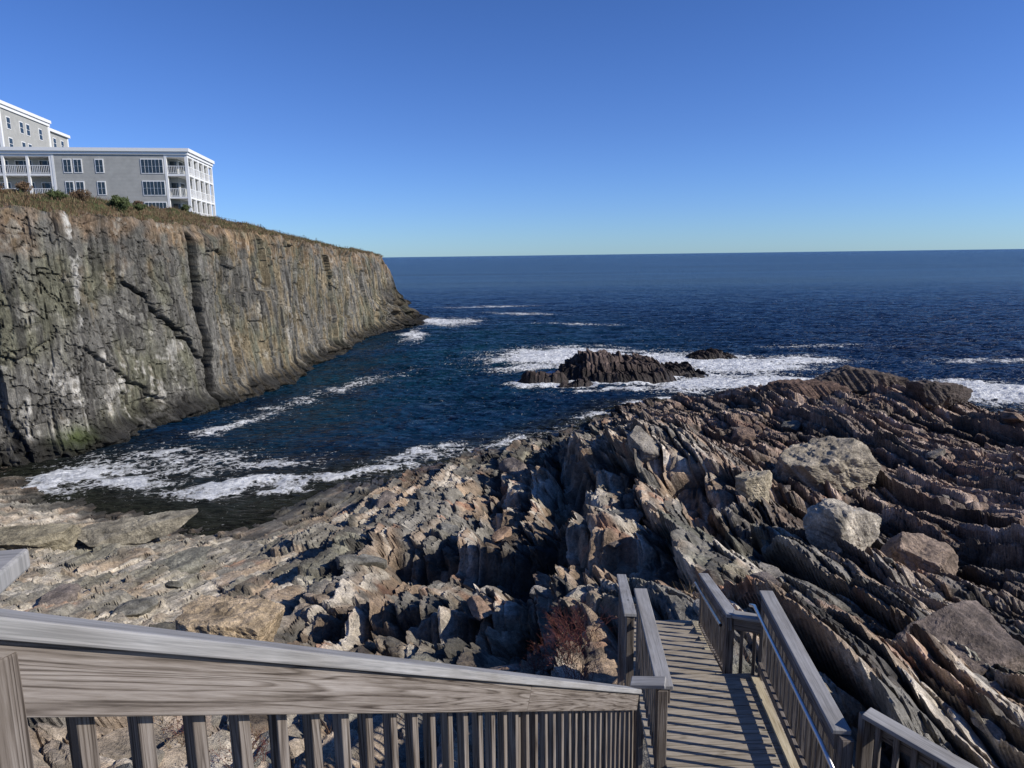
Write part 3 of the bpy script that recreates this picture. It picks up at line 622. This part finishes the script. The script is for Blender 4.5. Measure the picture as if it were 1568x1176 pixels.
dirA=V((A1.x-A0.x,A1.y-A0.y,0)).normalized(); angA=math.atan2(dirA.y,dirA.x)
post(-.955,1.155,11,17.31,.088,angA); post(A1.x,A1.y+.03,10.5,14.27,.09,angA)
mid=A0+(A1-A0)*.515; nA=V((-dirA.y,dirA.x,0)); post(mid.x+nA.x*.07,mid.y+nA.y*.07,11,mid.z-.05,.09,angA)
caps.board((-.86,1.14,17.475),(-2.6,.80,17.475),.14,.038); bds.board((-.98,1.10,17.38),(-2.6,.80,17.38),.036,.14)
k=0
while k<1.6: bal.board((-1.15-k,1.10-k*.19,17.3),(-1.15-k,1.10-k*.19,16.45),.036,.036,up=(1,0,0)); k+=.135
zc=14.38; zd=13.32
rail_run((1.27,5.50,zc),(1.38,7.26,zc),1.0,-1); rail_run((2.50,4.90,zc),(2.73,7.17,zc),1.0,1)
caps.board((1.0,5.60,14.34),(1.28,5.52,14.385),.14,.038)
post(1.25,5.52,9.5,zc-.045,.09); post(1.40,7.30,9.5,zc-.045,.09); post(2.52,4.86,9.5,zc-.045,.09); post(2.75,7.2,9.5,zc-.045,.09)
rail_run((2.72,4.93,zc+.12),(3.35,4.15,zc+.02),1.0,1); post(2.72,4.95,9.5,zc+.08); post(3.38,4.12,9.5,zc-.02)
rail_run((3.40,4.08,zc+.04),(2.2,1.0,16.55),1.0,1)
zl0=14.01; zl1=13.16
rail_run((1.30,7.42,zl0),(1.64,10.2,zl1),1.0,-1); rail_run((2.44,7.36,zl0),(2.90,10.2,zl1),1.0,1)
rail_run((2.74,7.24,zl0+.02),(2.46,7.36,zl0+.02),1.0,1)
post(1.30,7.44,9.5,zl0-.045); post(2.42,7.40,9.5,zl0-.045); post(1.66,10.24,9.5,zl1-.045); post(2.92,10.24,9.5,zl1-.045)
y=4.3
while y<7.3:
    xl=1.22+.0625*(y-5.5) if y>5.5 else .6; xr=2.52+.10*(y-4.9); decks.board((xl,y,zd-.019),(xr,y+.02,zd-.019),.138,.038); y+=.146
decks.board((1.2,4.22,zd-.019),(3.4,4.0,zd-.019),.138,.038)
curb.board((2.43,4.4,zd+.02),(2.66,7.2,zd+.02),.085,.036)
n=6
for k in range(n):
    zz=13.32-.17-(k)*.17; yy=7.42+k*.5
    xl=1.34+.122*(yy-7.4); xr=2.42+.162*(yy-7.4)
    for b_ in range(3): decks.board((xl,yy+.075+b_*.146,zz-.019),(xr,yy+.09+b_*.146,zz-.019),.138,.038)
    under.board((xl,yy+.0,zz-.12),(xr,yy+.01,zz-.12),.03,.17)
curb.board((2.36,7.45,zd-.15),(2.80,10.3,zd-1.0),.07,.036)
n=17
for k in range(n):
    c=V((-.86,1.2,0))+dirA*(.28*k+.1); zz=16.4-k*(16.4-13.32)/n
    r=V((dirA.y,-dirA.x,0)); p=c+r*.03; q=c+r*(2.2 if k<13 else 1.6)
    for b_ in range(2): decks.board((p.x+dirA.x*b_*.144,p.y+dirA.y*b_*.144,zz-.019),(q.x+dirA.x*b_*.144,q.y+dirA.y*b_*.144,zz-.019),.138,.038)
r=V((dirA.y,-dirA.x,0))
for o in (.02,1.1,2.15): under.board(V((-.86,1.2,16.22))+r*o,V((1.1,5.55,13.15))+r*o,.04,.26)
for yy in np.arange(-2.5,1.1,.146): decks.board((-2.5,yy,16.40),(2.2,yy,16.40),.138,.038)
under.board((-2.5,1.06,16.28),(2.2,1.06,16.28),.04,.2); under.board((1.26,5.4,13.17),(1.40,7.3,13.17),.04,.2); under.board((2.55,4.5,13.17),(2.76,7.2,13.17),.04,.2)
under.board((1.36,7.4,13.08),(1.70,10.35,12.10),.04,.24); under.board((2.44,7.4,13.08),(2.92,10.35,12.10),.04,.24)
caps.obj('cap_boards',M_cap,railing,.006); bds.obj('side_boards',M_wood,railing); bal.obj('balusters',M_wood,railing,.003); posts.obj('posts',M_wood,railing,.006)
decks.obj('tread_boards',M_deck,stair); curb.obj('kerb_boards',M_curb,stair); under.obj('stringers',M_wood,stair)
cu=bpy.data.curves.new('metal_handrail','CURVE'); cu.dimensions='3D'; cu.bevel_depth=.019; cu.bevel_resolution=4
for P_ in ([(2.44,4.55,13.6),(2.40,4.62,13.95),(2.38,4.75,14.16),(2.38,4.95,14.22),(2.60,7.15,14.22),(2.61,7.3,14.15)],[(2.32,7.4,13.86),(2.79,10.25,12.98),(2.80,10.4,12.85)]):
    s=cu.splines.new('POLY'); s.points.add(len(P_)-1)
    for a,b_ in zip(s.points,P_): a.co=(*b_,1)
ho=bpy.data.objects.new('metal_handrail',cu); COL.objects.link(ho); cu.materials.append(M_metal)
# ------------------------------------------------------------ sky, sun, camera
AZ=math.radians(104); EL=math.radians(32)
w=bpy.data.worlds.new("World"); SC.world=w; w.use_nodes=True
nt=w.node_tree; sky=nt.nodes.new('ShaderNodeTexSky'); sky.sky_type='NISHITA'; sky.sun_disc=False
sky.sun_elevation=EL; sky.sun_rotation=AZ; sky.ozone_density=2.0; sky.dust_density=.1; sky.air_density=1.0
tc=N(nt,'ShaderNodeTexCoord'); sx=N(nt,'ShaderNodeSeparateXYZ'); nt.links.new(tc.outputs['Generated'],sx.inputs[0])
r=ramp(nt,sx.outputs[2],[(0,(.33,.56,1.0)),(.06,(.32,.51,.97)),(.16,(.30,.46,.87)),(.34,(.26,.42,.78)),(.6,(.22,.39,.72))])
c=mixc(nt,1,sky.outputs[0],r,'MULTIPLY')
nt.links.new(c,nt.nodes['Background'].inputs[0]); nt.nodes['Background'].inputs[1].default_value=.15
sd=Vector((math.sin(AZ)*math.cos(EL),math.cos(AZ)*math.cos(EL),math.sin(EL)))
l=bpy.data.lights.new('sun','SUN'); l.energy=5.0; l.angle=math.radians(.5); l.color=(1,.94,.85); o=bpy.data.objects.new('sun',l); COL.objects.link(o)
o.rotation_euler=sd.to_track_quat('Z','Y').to_euler(); o.location=(40,-10,60)
cam=bpy.data.objects.new("camera",bpy.data.cameras.new("camera")); COL.objects.link(cam)
cam.data.lens=24.96; cam.data.clip_start=.05; cam.data.clip_end=100000
cam.matrix_world=Matrix.Translation((0,0,H))@Matrix.Rotation(math.radians(90-10.27),4,'X')@Matrix.Rotation(math.radians(-.76),4,'Z')
SC.camera=cam
SC.view_settings.view_transform='Standard'; SC.view_settings.look='None'; SC.view_settings.exposure=0
